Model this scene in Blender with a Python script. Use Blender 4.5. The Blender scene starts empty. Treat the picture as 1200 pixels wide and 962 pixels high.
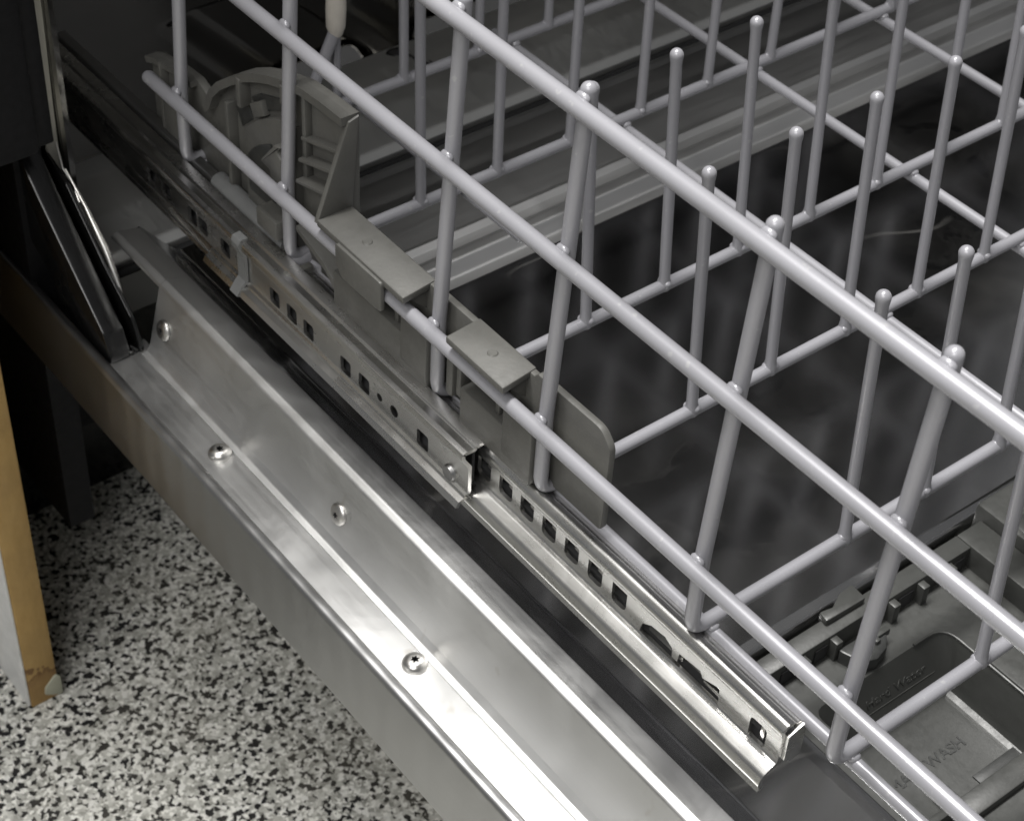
import bpy, bmesh, math, random
from mathutils import Vector, Matrix
random.seed(7)
scene = bpy.context.scene
MM = 0.001
PI = math.pi

# ------------------------------------------------------------------ camera
CAM_POS = Vector((-0.22997, -0.25569, 0.32037))
CAM_R = ((0.78714595, -0.61489344, 0.04803454),      # right
         (-0.3907563, -0.55744276, -0.7325074),      # down
         (0.4771905, 0.55782043, -0.67906229))       # forward
FPX = 2207.36
cam_d = bpy.data.cameras.new('camera')
cam = bpy.data.objects.new('camera', cam_d)
scene.collection.objects.link(cam)
rx, dn, fw = (Vector(v) for v in CAM_R)
m = Matrix((rx, -dn, -fw)).transposed().to_4x4()
m.translation = CAM_POS
cam.matrix_world = m
cam_d.sensor_fit = 'HORIZONTAL'
cam_d.sensor_width = 36.0
cam_d.lens = 36.0 * FPX / 1200.0
cam_d.clip_start = 0.01
cam_d.clip_end = 50
cam_d.dof.use_dof = True
cam_d.dof.focus_distance = 0.46
cam_d.dof.aperture_fstop = 40
scene.camera = cam

# ------------------------------------------------------------------ light
world = bpy.data.worlds.new('World')
scene.world = world
world.use_nodes = True
bg = world.node_tree.nodes['Background']
bg.inputs[0].default_value = (0.97, 0.98, 1.0, 1)
bg.inputs[1].default_value = 0.145

def area(name, loc, target, sx, sy, power, col=(1, 0.985, 0.96)):
    d = bpy.data.lights.new(name, 'AREA')
    d.shape = 'RECTANGLE'; d.size = sx; d.size_y = sy; d.energy = power; d.color = col
    o = bpy.data.objects.new(name, d)
    scene.collection.objects.link(o)
    o.location = loc
    o.rotation_euler = (Vector(target) - Vector(loc)).to_track_quat('-Z', 'Y').to_euler()
    return o
# two ceiling fixtures of the room: one above the shade slab, one out to the left in front
area('ceiling_light', (-0.1,0.29,1.75), (-0.1,0.27,0), 1.1, 0.28, 60)
area('ceiling_light', (-1.3,-0.7,1.6), (-0.1,0.0,0), 1.4, 0.9, 23)

scene.view_settings.view_transform = 'Standard'
scene.view_settings.look = 'None'
scene.view_settings.exposure = 0.28
scene.view_settings.gamma = 1.0
scene.view_settings.use_curve_mapping = False

# ------------------------------------------------------------------ materials
def mat(name):
    mt = bpy.data.materials.new(name)
    mt.use_nodes = True
    nt = mt.node_tree
    return mt, nt, nt.nodes['Principled BSDF']

def N(nt, kind, **kw):
    n = nt.nodes.new(kind)
    for k, v in kw.items():
        setattr(n, k, v)
    return n

def coords(nt, scale=(1, 1, 1), rot=(0, 0, 0), kind='Object'):
    tc = N(nt, 'ShaderNodeTexCoord')
    mp = N(nt, 'ShaderNodeMapping')
    mp.inputs['Scale'].default_value = scale
    mp.inputs['Rotation'].default_value = rot
    nt.links.new(tc.outputs[kind], mp.inputs[0])
    return mp.outputs[0]

def noise(nt, vec, scale, detail=4, rough=0.55, dist=0):
    n = N(nt, 'ShaderNodeTexNoise')
    n.inputs['Scale'].default_value = scale
    n.inputs['Detail'].default_value = detail
    n.inputs['Roughness'].default_value = rough
    n.inputs['Distortion'].default_value = dist
    nt.links.new(vec, n.inputs['Vector'])
    return n.outputs[0]

def ramp(nt, fac, stops):
    r = N(nt, 'ShaderNodeValToRGB')
    els = r.color_ramp.elements
    while len(els) < len(stops):
        els.new(0.5)
    for e, (p, c) in zip(els, stops):
        e.position = p
        e.color = (c[0], c[1], c[2], 1) if isinstance(c, (tuple, list)) else (c, c, c, 1)
    nt.links.new(fac, r.inputs[0])
    return r.outputs[0]

def mrange(nt, fac, a, b, lo, hi):
    n = N(nt, 'ShaderNodeMapRange')
    n.inputs[1].default_value = a; n.inputs[2].default_value = b
    n.inputs[3].default_value = lo; n.inputs[4].default_value = hi
    nt.links.new(fac, n.inputs[0])
    return n.outputs[0]

def bump(nt, bsdf, h, strength, dist):
    b = N(nt, 'ShaderNodeBump')
    b.inputs['Strength'].default_value = strength
    b.inputs['Distance'].default_value = dist
    nt.links.new(h, b.inputs['Height'])
    nt.links.new(b.outputs[0], bsdf.inputs['Normal'])

def mixc(nt, fac, a, b):
    n = N(nt, 'ShaderNodeMix', data_type='RGBA')
    for s, v in ((6, a), (7, b)):
        if isinstance(v, (tuple, list)):
            n.inputs[s].default_value = (*v[:3], 1)
        else:
            nt.links.new(v, n.inputs[s])
    if isinstance(fac, (int, float)):
        n.inputs[0].default_value = fac
    else:
        nt.links.new(fac, n.inputs[0])
    return n.outputs[2]

def steel(name, base, rough, brush=None, var=0.06, aniso=0.0, spots=None, wave=False, smudge=0):
    """Stainless steel. brush = stretched noise scale (x,y,z)."""
    mt, nt, b = mat(name)
    b.inputs['Metallic'].default_value = 1
    v = coords(nt)
    big = noise(nt, v, 14, 3, 0.6)
    sm = noise(nt, v, 160, 4, 0.6)
    base = Vector(base)
    colr = mixc(nt, mrange(nt, big, .3, .7, 0, 1), tuple(base * 0.9), tuple(base * 1.06))
    if spots:
        sp = ramp(nt, noise(nt, v, spots, 3, 0.7, 0.6), [(0.66, 0), (0.74, 1)])
        colr = mixc(nt, mrange(nt, sp, 0, 1, 0, .35), colr, (0.34, 0.30, 0.24))
    nt.links.new(colr, b.inputs['Base Color'])
    if brush:
        br = noise(nt, coords(nt, brush), 1.0, 6, 0.7)
        add = N(nt, 'ShaderNodeMath', operation='ADD')
        nt.links.new(mrange(nt, br, .25, .75, -var, var), add.inputs[0])
        nt.links.new(mrange(nt, big, .3, .7, rough - var * .5, rough + var * .5), add.inputs[1])
        out = add.outputs[0]
        if smudge:    # wiped-over fingermarks: soft patches and a few dried runs
            sm1 = ramp(nt, noise(nt, v, 38, 5, .6, .8), [(0.42, 0), (0.68, 1)])
            a2 = N(nt, 'ShaderNodeMath', operation='ADD')
            nt.links.new(out, a2.inputs[0]); nt.links.new(mrange(nt, sm1, 0, 1, 0, smudge), a2.inputs[1])
            out = a2.outputs[0]
        nt.links.new(out, b.inputs['Roughness'])
        if wave:      # faint oil-canning of thin sheet, seen as curved bands in its reflections
            w = N(nt, 'ShaderNodeTexWave', wave_type='BANDS', bands_direction='Y')
            w.inputs['Scale'].default_value = 26; w.inputs['Distortion'].default_value = 3.5
            w.inputs['Detail'].default_value = 1.5; w.inputs['Detail Scale'].default_value = 0.6
            nt.links.new(coords(nt, (1, 1, 2.6)), w.inputs['Vector'])
            bump(nt, b, w.outputs['Fac'], 0.16, 0.0006)
        else:
            bump(nt, b, br, 0.05, 0.0001)
    else:
        nt.links.new(mrange(nt, sm, .3, .7, rough - var, rough + var), b.inputs['Roughness'])
    b.inputs['Anisotropic'].default_value = aniso
    return mt

M = {}
M['flange'] = steel('satin_steel', (0.60, 0.60, 0.595), 0.42, (700, 8, 700), 0.05, spots=45, smudge=.10)
M['skin'] = steel('brushed_steel', (0.38, 0.38, 0.38), 0.34, (300, 10, 2000), 0.05, wave=True)
M['slide'] = steel('zinc_steel', (0.60, 0.595, 0.58), 0.25, (260, 10, 260), 0.03, smudge=.07)
M['slide_dark'] = steel('dull_zinc', (0.34, 0.34, 0.34), 0.38, (500, 20, 500), 0.05)
M['tub'] = steel('polished_tub_steel', (0.29, 0.285, 0.275), 0.11, None, 0.04)
M['lip'] = steel('brushed_tub_lip', (0.66, 0.66, 0.645), 0.50, (900, 40, 900), 0.06)
M['band'] = steel('satin_band', (0.46, 0.46, 0.46), 0.46, (20, 300, 20), 0.05)
M['screw'] = steel('screw_steel', (0.52, 0.51, 0.49), 0.34, None, 0.08)
M['strip'] = steel('dull_strip', (0.42, 0.41, 0.37), 0.42, (600, 600, 40), 0.08)

def wirecoat():
    mt, nt, b = mat('grey_nylon_coating')
    v = coords(nt)
    n1 = noise(nt, v, 18, 2, .5)
    wc = mixc(nt, mrange(nt, n1, .3, .7, 0, 1), (0.245, 0.244, 0.262), (0.28, 0.279, 0.30))
    speck = ramp(nt, noise(nt, v, 420, 2, .5), [(0.68, 0), (0.74, 1)])
    wc = mixc(nt, mrange(nt, speck, 0, 1, 0, .30), wc, (0.42, 0.42, 0.41))
    nt.links.new(wc, b.inputs['Base Color'])
    nt.links.new(mrange(nt, noise(nt, v, 40, 3, .5), .3, .7, 0.27, 0.32), b.inputs['Roughness'])
    b.inputs['Metallic'].default_value = 0.15
    return mt
M['wire'] = wirecoat()

def plastic(name, c, rough=0.5, bumpk=0.25, stain=None, spec=0.5):
    mt, nt, b = mat(name)
    b.inputs['Specular IOR Level'].default_value = spec
    v = coords(nt)
    n1 = noise(nt, v, 90, 5, .65)
    c = Vector(c)
    col = mixc(nt, mrange(nt, n1, .3, .7, 0, 1), tuple(c * .86), tuple(c * 1.1))
    if stain:
        st = ramp(nt, noise(nt, v, 28, 5, .7, .4), [(0.45, 0), (0.75, 1)])
        col = mixc(nt, mrange(nt, st, 0, 1, 0, .6), col, stain)
    nt.links.new(col, b.inputs['Base Color'])
    nt.links.new(mrange(nt, noise(nt, v, 400, 3), .3, .7, rough - .07, rough + .07), b.inputs['Roughness'])
    bump(nt, b, noise(nt, v, 900, 4, .6), bumpk, 0.0002)
    return mt
M['bracket'] = plastic('grey_bracket_plastic', (0.080, 0.079, 0.073), 0.50, 0.3, (0.104, 0.102, 0.093))
M['disp'] = plastic('grey_dispenser_plastic', (0.040, 0.041, 0.0385), 0.40, 0.2)
M['disp_dark'] = plastic('charcoal_plastic', (0.028, 0.029, 0.028), 0.40, 0.15)
M['clip'] = plastic('slide_clip_plastic', (0.13, 0.133, 0.133), 0.45, 0.2)
M['cap'] = plastic('ivory_cap', (0.50, 0.47, 0.42), 0.38, 0.15)
M['black'] = plastic('black_plastic', (0.008, 0.008, 0.009), 0.6, 0.15, spec=0.2)
M['recess_dark'] = plastic('recess_black', (0.018, 0.018, 0.019), 0.6, 0.2)  # near-black of gaps, slots and openings: shade painted as colour

def black_enamel():
    mt, nt, b = mat('black_enamel')
    b.inputs['Base Color'].default_value = (0.006, 0.006, 0.006, 1)
    v = coords(nt)
    nt.links.new(mrange(nt, noise(nt, v, 80, 4), .3, .7, .14, .3), b.inputs['Roughness'])
    return mt
M['enamel'] = black_enamel()

def liner():
    """Polished inner door steel with chalky water scale, scratches and swirls."""
    mt, nt, b = mat('polished_door_steel')
    v = coords(nt)
    scale_n = noise(nt, v, 22, 8, .72, .8)
    veil = ramp(nt, noise(nt, v, 7.5, 3, .5), [(0.50, 0), (0.66, 1)])
    edge_n = noise(nt, v, 30, 6, .6, .3)
    edge = ramp(nt, edge_n, [(0.47, 0), (0.5, .25), (0.53, 0)])         # rims left by dried puddles
    haze_ = ramp(nt, edge_n, [(0.46, 0), (0.70, .42)])
    wmax = N(nt, 'ShaderNodeMath', operation='MAXIMUM')
    nt.links.new(edge, wmax.inputs[0]); nt.links.new(haze_, wmax.inputs[1])
    wispy = wmax.outputs[0]
    dist_ = N(nt, 'ShaderNodeVectorMath', operation='DISTANCE')
    dist_.inputs[1].default_value = (0.055, 0.0, -0.076)
    nt.links.new(v, dist_.inputs[0])
    splash = mrange(nt, dist_.outputs['Value'], 0.02, 0.085, 1, 0)      # where the spray dried
    vmax = N(nt, 'ShaderNodeMath', operation='MAXIMUM')
    nt.links.new(veil, vmax.inputs[0]); nt.links.new(splash, vmax.inputs[1])
    mul = N(nt, 'ShaderNodeMath', operation='MULTIPLY')
    nt.links.new(vmax.outputs[0], mul.inputs[0]); nt.links.new(wispy, mul.inputs[1])
    # thin scratches: distorted wave lines thresholded hard
    w = N(nt, 'ShaderNodeTexWave', wave_type='RINGS')
    w.inputs['Scale'].default_value = 9; w.inputs['Distortion'].default_value = 9
    w.inputs['Detail'].default_value = 3; w.inputs['Detail Scale'].default_value = 0.8
    nt.links.new(v, w.inputs['Vector'])
    scr = ramp(nt, w.outputs['Fac'], [(0.0, 1), (0.004, 0)])
    scr_m = N(nt, 'ShaderNodeMath', operation='MULTIPLY')
    nt.links.new(scr, scr_m.inputs[0])
    nt.links.new(ramp(nt, noise(nt, v, 17, 3, .5), [(0.52, 0), (0.62, 1)]), scr_m.inputs[1])
    tot = N(nt, 'ShaderNodeMath', operation='MAXIMUM')
    nt.links.new(mrange(nt, mul.outputs[0], 0, 1, 0, .06), tot.inputs[0])
    nt.links.new(mrange(nt, scr_m.outputs[0], 0, 1, 0, .10), tot.inputs[1])
    b.inputs['Metallic'].default_value = 1
    b.inputs['Base Color'].default_value = (0.37, 0.37, 0.37, 1)
    nt.links.new(mrange(nt, scale_n, .35, .75, 0.165, 0.19), b.inputs['Roughness'])
    d = N(nt, 'ShaderNodeBsdfDiffuse')
    d.inputs['Color'].default_value = (0.42, 0.41, 0.39, 1)
    mx = N(nt, 'ShaderNodeMixShader')
    nt.links.new(tot.outputs[0], mx.inputs[0])
    nt.links.new(b.outputs[0], mx.inputs[1]); nt.links.new(d.outputs[0], mx.inputs[2])
    nt.links.new(mx.outputs[0], nt.nodes['Material Output'].inputs['Surface'])
    return mt
M['liner'] = liner()

def terrazzo():
    mt, nt, b = mat('speckled_vinyl_floor')
    v = coords(nt)
    wob = N(nt, 'ShaderNodeTexNoise')
    wob.inputs['Scale'].default_value = 800; wob.inputs['Detail'].default_value = 4
    nt.links.new(v, wob.inputs['Vector'])
    vm = N(nt, 'ShaderNodeVectorMath', operation='MULTIPLY_ADD')
    vm.inputs[1].default_value = (0.0026, 0.0026, 0.0)
    nt.links.new(wob.outputs['Color'], vm.inputs[0]); nt.links.new(v, vm.inputs[2])
    def cells(scale, off):
        mp = N(nt, 'ShaderNodeMapping')
        mp.inputs['Location'].default_value = off
        nt.links.new(vm.outputs[0], mp.inputs[0])
        vo = N(nt, 'ShaderNodeTexVoronoi')
        vo.inputs['Scale'].default_value = scale
        nt.links.new(mp.outputs[0], vo.inputs['Vector'])
        sp = N(nt, 'ShaderNodeSeparateColor')
        nt.links.new(vo.outputs['Color'], sp.inputs[0])
        return sp.outputs[0], sp.outputs[1]
    a, a2 = cells(720, (0, 0, 0))
    c, c2 = cells(600, (.31, .17, 0))
    base = ramp(nt, a, [(0.0, (0.24, 0.24, 0.218)), (0.3, (0.38, 0.378, 0.345)), (0.62, (0.50, 0.498, 0.46)), (0.86, (0.74, 0.735, 0.69))])
    base_n = nt.nodes[-1]
    blk = ramp(nt, c, [(0.0, 1), (0.25, 1), (0.253, 0)])
    col = mixc(nt, blk, base, (0.010, 0.010, 0.011))
    wht = ramp(nt, c2, [(0.0, 0), (0.90, 0), (0.905, 1)])
    mul = N(nt, 'ShaderNodeMath', operation='MULTIPLY')
    inv = N(nt, 'ShaderNodeMath', operation='SUBTRACT'); inv.inputs[0].default_value = 1
    nt.links.new(blk, inv.inputs[1])
    nt.links.new(wht, mul.inputs[0]); nt.links.new(inv.outputs[0], mul.inputs[1])
    col = mixc(nt, mul.outputs[0], col, (0.68, 0.675, 0.64))
    dirt = ramp(nt, noise(nt, v, 26, 5, .65), [(0.42, 0), (0.8, 1)])
    col = mixc(nt, mrange(nt, dirt, 0, 1, 0, .3), col, (0.28, 0.26, 0.21))
    nt.links.new(col, b.inputs['Base Color'])
    b.inputs['Roughness'].default_value = 0.5
    b.inputs['Specular IOR Level'].default_value = 0.25
    return mt
M['floor'] = terrazzo()

def board():
    mt, nt, b = mat('raw_board_edge')
    v = coords(nt)
    fine = noise(nt, coords(nt, (1, 1, .35)), 240, 5, .7)
    big = noise(nt, v, 30, 4, .6)
    c = mixc(nt, mrange(nt, fine, .3, .7, 0, 1), (0.36, 0.225, 0.072), (0.46, 0.30, 0.11))
    c = mixc(nt, mrange(nt, big, .4, .75, 0, .5), c, (0.23, 0.15, 0.065))
    # water stain creeping up from the floor, with its own ragged rim
    sep = N(nt, 'ShaderNodeSeparateXYZ'); nt.links.new(v, sep.inputs[0])
    mad = N(nt, 'ShaderNodeMath', operation='MULTIPLY_ADD')
    mad.inputs[1].default_value = 0.030
    nt.links.new(noise(nt, v, 130, 3, .6), mad.inputs[0]); nt.links.new(sep.outputs[2], mad.inputs[2])
    st = ramp(nt, mrange(nt, mad.outputs[0], 0.016, 0.044, 0, 1), [(0.0, 0.3), (0.50, .55), (0.62, 1), (0.66, 0)])
    c = mixc(nt, mrange(nt, st, 0, 1, 0, .85), c, (0.13, 0.055, 0.016))
    nt.links.new(c, b.inputs['Base Color'])
    b.inputs['Roughness'].default_value = 0.7
    bump(nt, b, fine, .35, 0.0004)
    return mt
M['board'] = board()
M['laminate'] = plastic('white_laminate', (0.70, 0.70, 0.69), 0.4, 0.1)
M['paper'] = plastic('pale_residue', (0.36, 0.36, 0.28), 0.8, 0.3)

# ------------------------------------------------------------------ helpers
def thing(name, label, cat, loc=(0, 0, 0), group=None):
    o = bpy.data.objects.new(name, None)
    scene.collection.objects.link(o)
    o.empty_display_size = 0.02
    o.location = loc
    o['label'] = label; o['category'] = cat
    if group:
        o['group'] = group
    return o

def link(name, me, parent=None, label=None):
    o = bpy.data.objects.new(name, me)
    scene.collection.objects.link(o)
    if parent is not None:
        o.parent = parent
    if label:
        o['label'] = label
    return o

def finish(name, bm, material, smooth=True, angle=38):
    bmesh.ops.recalc_face_normals(bm, faces=bm.faces)
    me = bpy.data.meshes.new(name)
    bm.to_mesh(me); bm.free()
    if smooth:
        for p in me.polygons:
            p.use_smooth = True
        me.set_sharp_from_angle(angle=math.radians(angle))
    me.materials.append(M[material] if isinstance(material, str) else material)
    return me

def obj(name, bm, material, parent=None, smooth=True, angle=38, label=None):
    """Everything is modelled in millimetres in rack coordinates; parents sit at the origin of that frame."""
    bmesh.ops.scale(bm, vec=(MM, MM, MM), verts=bm.verts)
    return link(name, finish(name, bm, material, smooth, angle), parent, label)

def fillet(pts, r, n=5, closed=False):
    """Round the corners of a polyline (2D or 3D)."""
    P = [Vector(p) for p in pts]
    out = []
    L = len(P)
    for i in range(L):
        if not closed and i in (0, L - 1):
            out.append(P[i]); continue
        a, b, c = P[i - 1], P[i], P[(i + 1) % L]
        rr = r[i] if isinstance(r, (list, tuple)) else r
        u = a - b; w = c - b
        if rr <= 0 or u.length < 1e-6 or w.length < 1e-6:
            out.append(b); continue
        ang = u.angle(w)
        if ang > PI - 0.03:
            out.append(b); continue
        t = min(rr / math.tan(ang / 2), u.length * .48, w.length * .48)
        p0 = b + u.normalized() * t; p1 = b + w.normalized() * t
        for k in range(n + 1):
            s = k / n
            out.append((p0.lerp(b, s)).lerp(b.lerp(p1, s), s))
    return out

def add_tube(bm, pts, r, n=14, caps=True, dome=False):
    P = [Vector(p) for p in pts]
    rad = r if isinstance(r, (list, tuple)) else [r] * len(P)
    if dome:
        d0 = (P[0] - P[1]).normalized(); d1 = (P[-1] - P[-2]).normalized()
        r0, r1 = rad[0], rad[-1]
        pre = [(P[0] + d0 * r0 * math.sin(a), r0 * math.cos(a)) for a in (1.45, 1.1, .75, .35)]
        post = [(P[-1] + d1 * r1 * math.sin(a), r1 * math.cos(a)) for a in (.35, .75, 1.1, 1.45)]
        P = [p for p, _ in pre] + P + [p for p, _ in post]
        rad = [q for _, q in pre] + list(rad) + [q for _, q in post]
    rings = []
    t0 = (P[1] - P[0]).normalized()
    ref = Vector((0, 0, 1)) if abs(t0.z) < .9 else Vector((1, 0, 0))
    nrm = t0.cross(ref).normalized()
    for i, p in enumerate(P):
        if i == 0: t = t0
        elif i == len(P) - 1: t = (P[i] - P[i - 1]).normalized()
        else: t = ((P[i + 1] - P[i]).normalized() + (P[i] - P[i - 1]).normalized()).normalized()
        nrm = (nrm - t * nrm.dot(t)).normalized()
        bn = t.cross(nrm)
        rings.append([bm.verts.new(p + (nrm * math.cos(2 * PI * k / n) + bn * math.sin(2 * PI * k / n)) * rad[i]) for k in range(n)])
    for a, b in zip(rings, rings[1:]):
        for k in range(n):
            bm.faces.new((a[k], a[(k + 1) % n], b[(k + 1) % n], b[k]))
    if caps:
        bm.faces.new(rings[0][::-1]); bm.faces.new(rings[-1])

def add_ball(bm, c, r, sx=1, sy=1, sz=1):
    res = bmesh.ops.create_uvsphere(bm, u_segments=12, v_segments=8, radius=r)
    for v in res['verts']:
        v.co = Vector((v.co.x * sx, v.co.y * sy, v.co.z * sz)) + Vector(c)

def add_box(bm, x0, x1, y0, y1, z0, z1, bev=0.0, seg=2):
    vs = [bm.verts.new((x, y, z)) for x in (x0, x1) for y in (y0, y1) for z in (z0, z1)]
    fs = [bm.faces.new([vs[i] for i in q]) for q in ((0, 1, 3, 2), (4, 6, 7, 5), (0, 4, 5, 1), (2, 3, 7, 6), (0, 2, 6, 4), (1, 5, 7, 3))]
    bmesh.ops.recalc_face_normals(bm, faces=fs)
    if bev > 0:
        es = {e for f in fs for e in f.edges}
        bmesh.ops.bevel(bm, geom=list(es), offset=bev, segments=seg, profile=.5, affect='EDGES')

def add_prism(bm, poly, axis, a0, a1, bev=0.0):
    """poly: 2D points in the two other axes (x,y,z order); extruded along axis from a0 to a1."""
    def mk(p, a):
        if axis == 'x': return (a, p[0], p[1])
        if axis == 'y': return (p[0], a, p[1])
        return (p[0], p[1], a)
    lo = [bm.verts.new(mk(p, a0)) for p in poly]
    hi = [bm.verts.new(mk(p, a1)) for p in poly]
    n = len(poly)
    f0 = bm.faces.new(lo[::-1]); f1 = bm.faces.new(hi)
    fs = [f0, f1] + [bm.faces.new((lo[i], lo[(i + 1) % n], hi[(i + 1) % n], hi[i])) for i in range(n)]
    bmesh.ops.recalc_face_normals(bm, faces=fs)
    if bev > 0:
        es = set(f0.edges) | set(f1.edges)
        bmesh.ops.bevel(bm, geom=list(es), offset=bev, segments=2, profile=.5, affect='EDGES')

def sheet(profile, y0, y1, thick, ny=1, holes=None, flat=None, side=1):
    """Bent sheet metal: profile [(x,z)] swept along Y, with holes cut in the flat segment number flat.
    holes: lists of (y,z) points. Returns a closed bmesh with thickness."""
    bm = bmesh.new()
    ys = [y0 + (y1 - y0) * i / ny for i in range(ny + 1)]
    rows = [[bm.verts.new((p[0], y, p[1])) for y in ys] for p in profile]
    for i in range(len(profile) - 1):
        if holes and i == flat:
            xa = profile[i][0]
            a, b = rows[i], rows[i + 1]
            loop = a + b[::-1]
            es = []
            for k in range(len(loop)):
                u, w = loop[k], loop[(k + 1) % len(loop)]
                e = bm.edges.get((u, w)) or bm.edges.new((u, w)); es.append(e)
            za, zb = profile[i][1], profile[i + 1][1]
            xb = profile[i + 1][0]
            for h in holes:
                hv = [bm.verts.new((xa + (xb - xa) * (z - za) / (zb - za), y, z)) for y, z in h]
                for k in range(len(hv)):
                    es.append(bm.edges.new((hv[k], hv[(k + 1) % len(hv)])))
            bmesh.ops.triangle_fill(bm, use_beauty=True, use_dissolve=False, edges=es)
        else:
            for k in range(ny):
                u, w = rows[i][k], rows[i][k + 1]
                s, t = rows[i + 1][k], rows[i + 1][k + 1]
                bm.faces.new((u, w, t, s))
    bmesh.ops.recalc_face_normals(bm, faces=bm.faces)
    bmesh.ops.solidify(bm, geom=list(bm.faces), thickness=thick * side)
    return bm

def rrect(cy, cz, w, h, r, n=3, corners=(1, 1, 1, 1)):
    out = []
    for (sx, sz, a0), on in zip(((1, 1, 0), (-1, 1, 90), (-1, -1, 180), (1, -1, 270)), corners):
        rr = r if on else 0.01
        ox, oz = cy + sx * (w / 2 - rr), cz + sz * (h / 2 - rr)
        for k in range(n + 1):
            a = math.radians(a0 + 90 * k / n)
            out.append((ox + rr * math.cos(a), oz + rr * math.sin(a)))
    return out

# ------------------------------------------------------------------ floor
FLOOR_Z = -250
bm = bmesh.new()
add_box(bm, -3000, 3000, -3000, 2500, FLOOR_Z - 20, FLOOR_Z)
fl = obj('floor', bm, 'floor', None, False)
fl['kind'] = 'structure'

# ------------------------------------------------------------------ cabinet side board
cp = thing('cabinet_board', 'upright cabinet side board with raw tan front edge, white face and water-stained foot', 'cabinet panel', (-0.0726, 0.1868, FLOOR_Z * MM))
core = bmesh.new()
add_box(core, -5.4, 6.4, 0, 560, 0, 861, 0.9)
obj('board_core', core, 'board', cp, True, 30, label='raw tan board core with brown water stain at the foot')
lam = bmesh.new()
add_box(lam, -6.4, -5.4, 0.5, 560, 1.5, 860, 0.3)
obj('white_laminate', lam, 'laminate', cp)
res_ = bmesh.new()
add_prism(res_, fillet([(0.8, 8), (5.6, 13), (7.3, 10.5), (7.3, 0.2), (3.2, 2.4), (0.2, 4.5)], 1.2, 3, True), 'y', -0.55, 0.2, 0.2)
obj('dried_residue', res_, 'paper', cp, label='pale dried residue on the foot of the board edge')

# unseen slab added to keep the ceiling light off the door's back
bm = bmesh.new()
add_box(bm, -680, 720, -12, 620, 862, 892, 2.0)
obj('shade_slab', bm, 'laminate', cp)

# ------------------------------------------------------------------ dishwasher
dw = thing('dishwasher', 'open stainless steel dishwasher with its door lowered under the grey rack', 'dishwasher')

# --- door: outer skin (brushed side + hemmed top edge)
XO = -42.0
DOOR_Y0, DOOR_Y1 = -420, 250
prof = fillet([(40, -113), (XO, -113), (XO, -82.0), (XO + 2.6, -82.0), (XO + 2.6, -86)], [0, 2.0, 1.1, 1.1, 0], 5)
bm = sheet(prof, DOOR_Y0, DOOR_Y1, 0.8, 6, side=-1)
skin = obj('outer_door_skin', bm, 'skin', dw, label='brushed steel side of the lowered door')

# --- door edge frame: flat strip carrying pan head screws
bm = bmesh.new()
Z_S = -83.6
def strip_part(y0, y1, xa, xb):
    add_box(bm, xa, xb, y0, y1, Z_S - 1.2, Z_S, 0.25)
notch = [(-38.4, DOOR_Y0), (-38.4, 167.5)] + [(-30.5, 167.5)] + [(-28.5 + 2.4 * math.sin(a), 169.8 - 2.4 * math.cos(a)) for a in (0.2, .6, 1.0, 1.4)] + [(-25.6, 172), (-23.0, 172), (-23.0, DOOR_Y0)]
add_prism(bm, notch, 'z', Z_S - 1.2, Z_S, 0.2)
add_box(bm, -39.1, -38.4, DOOR_Y0, 167.5, Z_S - 2.4, Z_S + 0.25, 0.2)
obj('edge_strip', bm, 'flange', dw)

# --- door liner: rim wall, bead and the pan inside it
rim = fillet([(-27.6, -83.1), (-25.6, -83.0), (-24.2, -80.6), (-18.9, -58.9), (-16.6, -57.8), (-8.6, -59.8), (-6.6, -62.0), (2.0, -72.8), (5.5, -76), (30, -76)],
             [0, .9, 2.2, 1.6, 1.6, 1.0, 1.2, 3.0, 3.0, 0], 6)
k_in = max(i for i, p in enumerate(rim) if p[0] < -7.0)
bm = sheet([(p[0], p[1]) for p in rim[:k_in + 1]], DOOR_Y0, 165.5, 0.8, 8, side=-1)
lin = obj('door_rim', bm, 'flange', dw, True, 50, label='satin steel raised rim along the door edge')

bm = sheet([(p[0], p[1]) for p in rim[:k_in + 1] if p[1] > -68 and p[0] > -30], 165.6, 196, 0.8, 2, side=1)
obj('rim_end', bm, 'flange', dw, True, 50)
bm = sheet([(p[0], p[1]) for p in rim[k_in:]], DOOR_Y0, 197, 0.8, 8, side=-1)
obj('pan_side', bm, 'liner', dw, True, 50)

# --- the pan (polished floor of the door) with the opening for the dispenser
def strip_faces(bm, sec, fixed, a0, a1, axis, n=1):
    """sec: 2D section (u,z); swept along the other horizontal axis."""
    rows = []
    for (u, z) in sec:
        rows.append([bm.verts.new(((a0 + (a1 - a0) * k / n), u, z) if axis == 'x' else (u, a0 + (a1 - a0) * k / n, z)) for k in range(n + 1)])
    for r0, r1 in zip(rows, rows[1:]):
        for k in range(n):
            bm.faces.new((r0[k], r0[k + 1], r1[k + 1], r1[k]))
HX0, HX1, HY0, HY1 = 33.0, 215.0, -215.0, -41.0
PX0, PX1, PY0, PY1 = 29.0, 500.0, -420.0, 130.0
PZ = -76.3
bm = bmesh.new()
def quad(x0, x1, y0, y1, z=PZ):
    bm.faces.new([bm.verts.new(c) for c in ((x0, y0, z), (x1, y0, z), (x1, y1, z), (x0, y1, z))])
quad(PX0, PX1, HY1, PY1); quad(PX0, HX0, HY0, HY1); quad(HX1, PX1, HY0, HY1); quad(PX0, PX1, PY0, HY0)
roll = fillet([(HY1, PZ), (HY1 - 4.5, PZ - .6), (HY1 - 6.5, PZ - 16)], [0, 3, 0], 6)
strip_faces(bm, roll, None, HX0 - 2, HX1, 'x')
roll = fillet([(HX0, PZ), (HX0 + 2.5, PZ - .4), (HX0 + 3.2, PZ - 22)], [0, 1.4, 0], 6)
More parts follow.
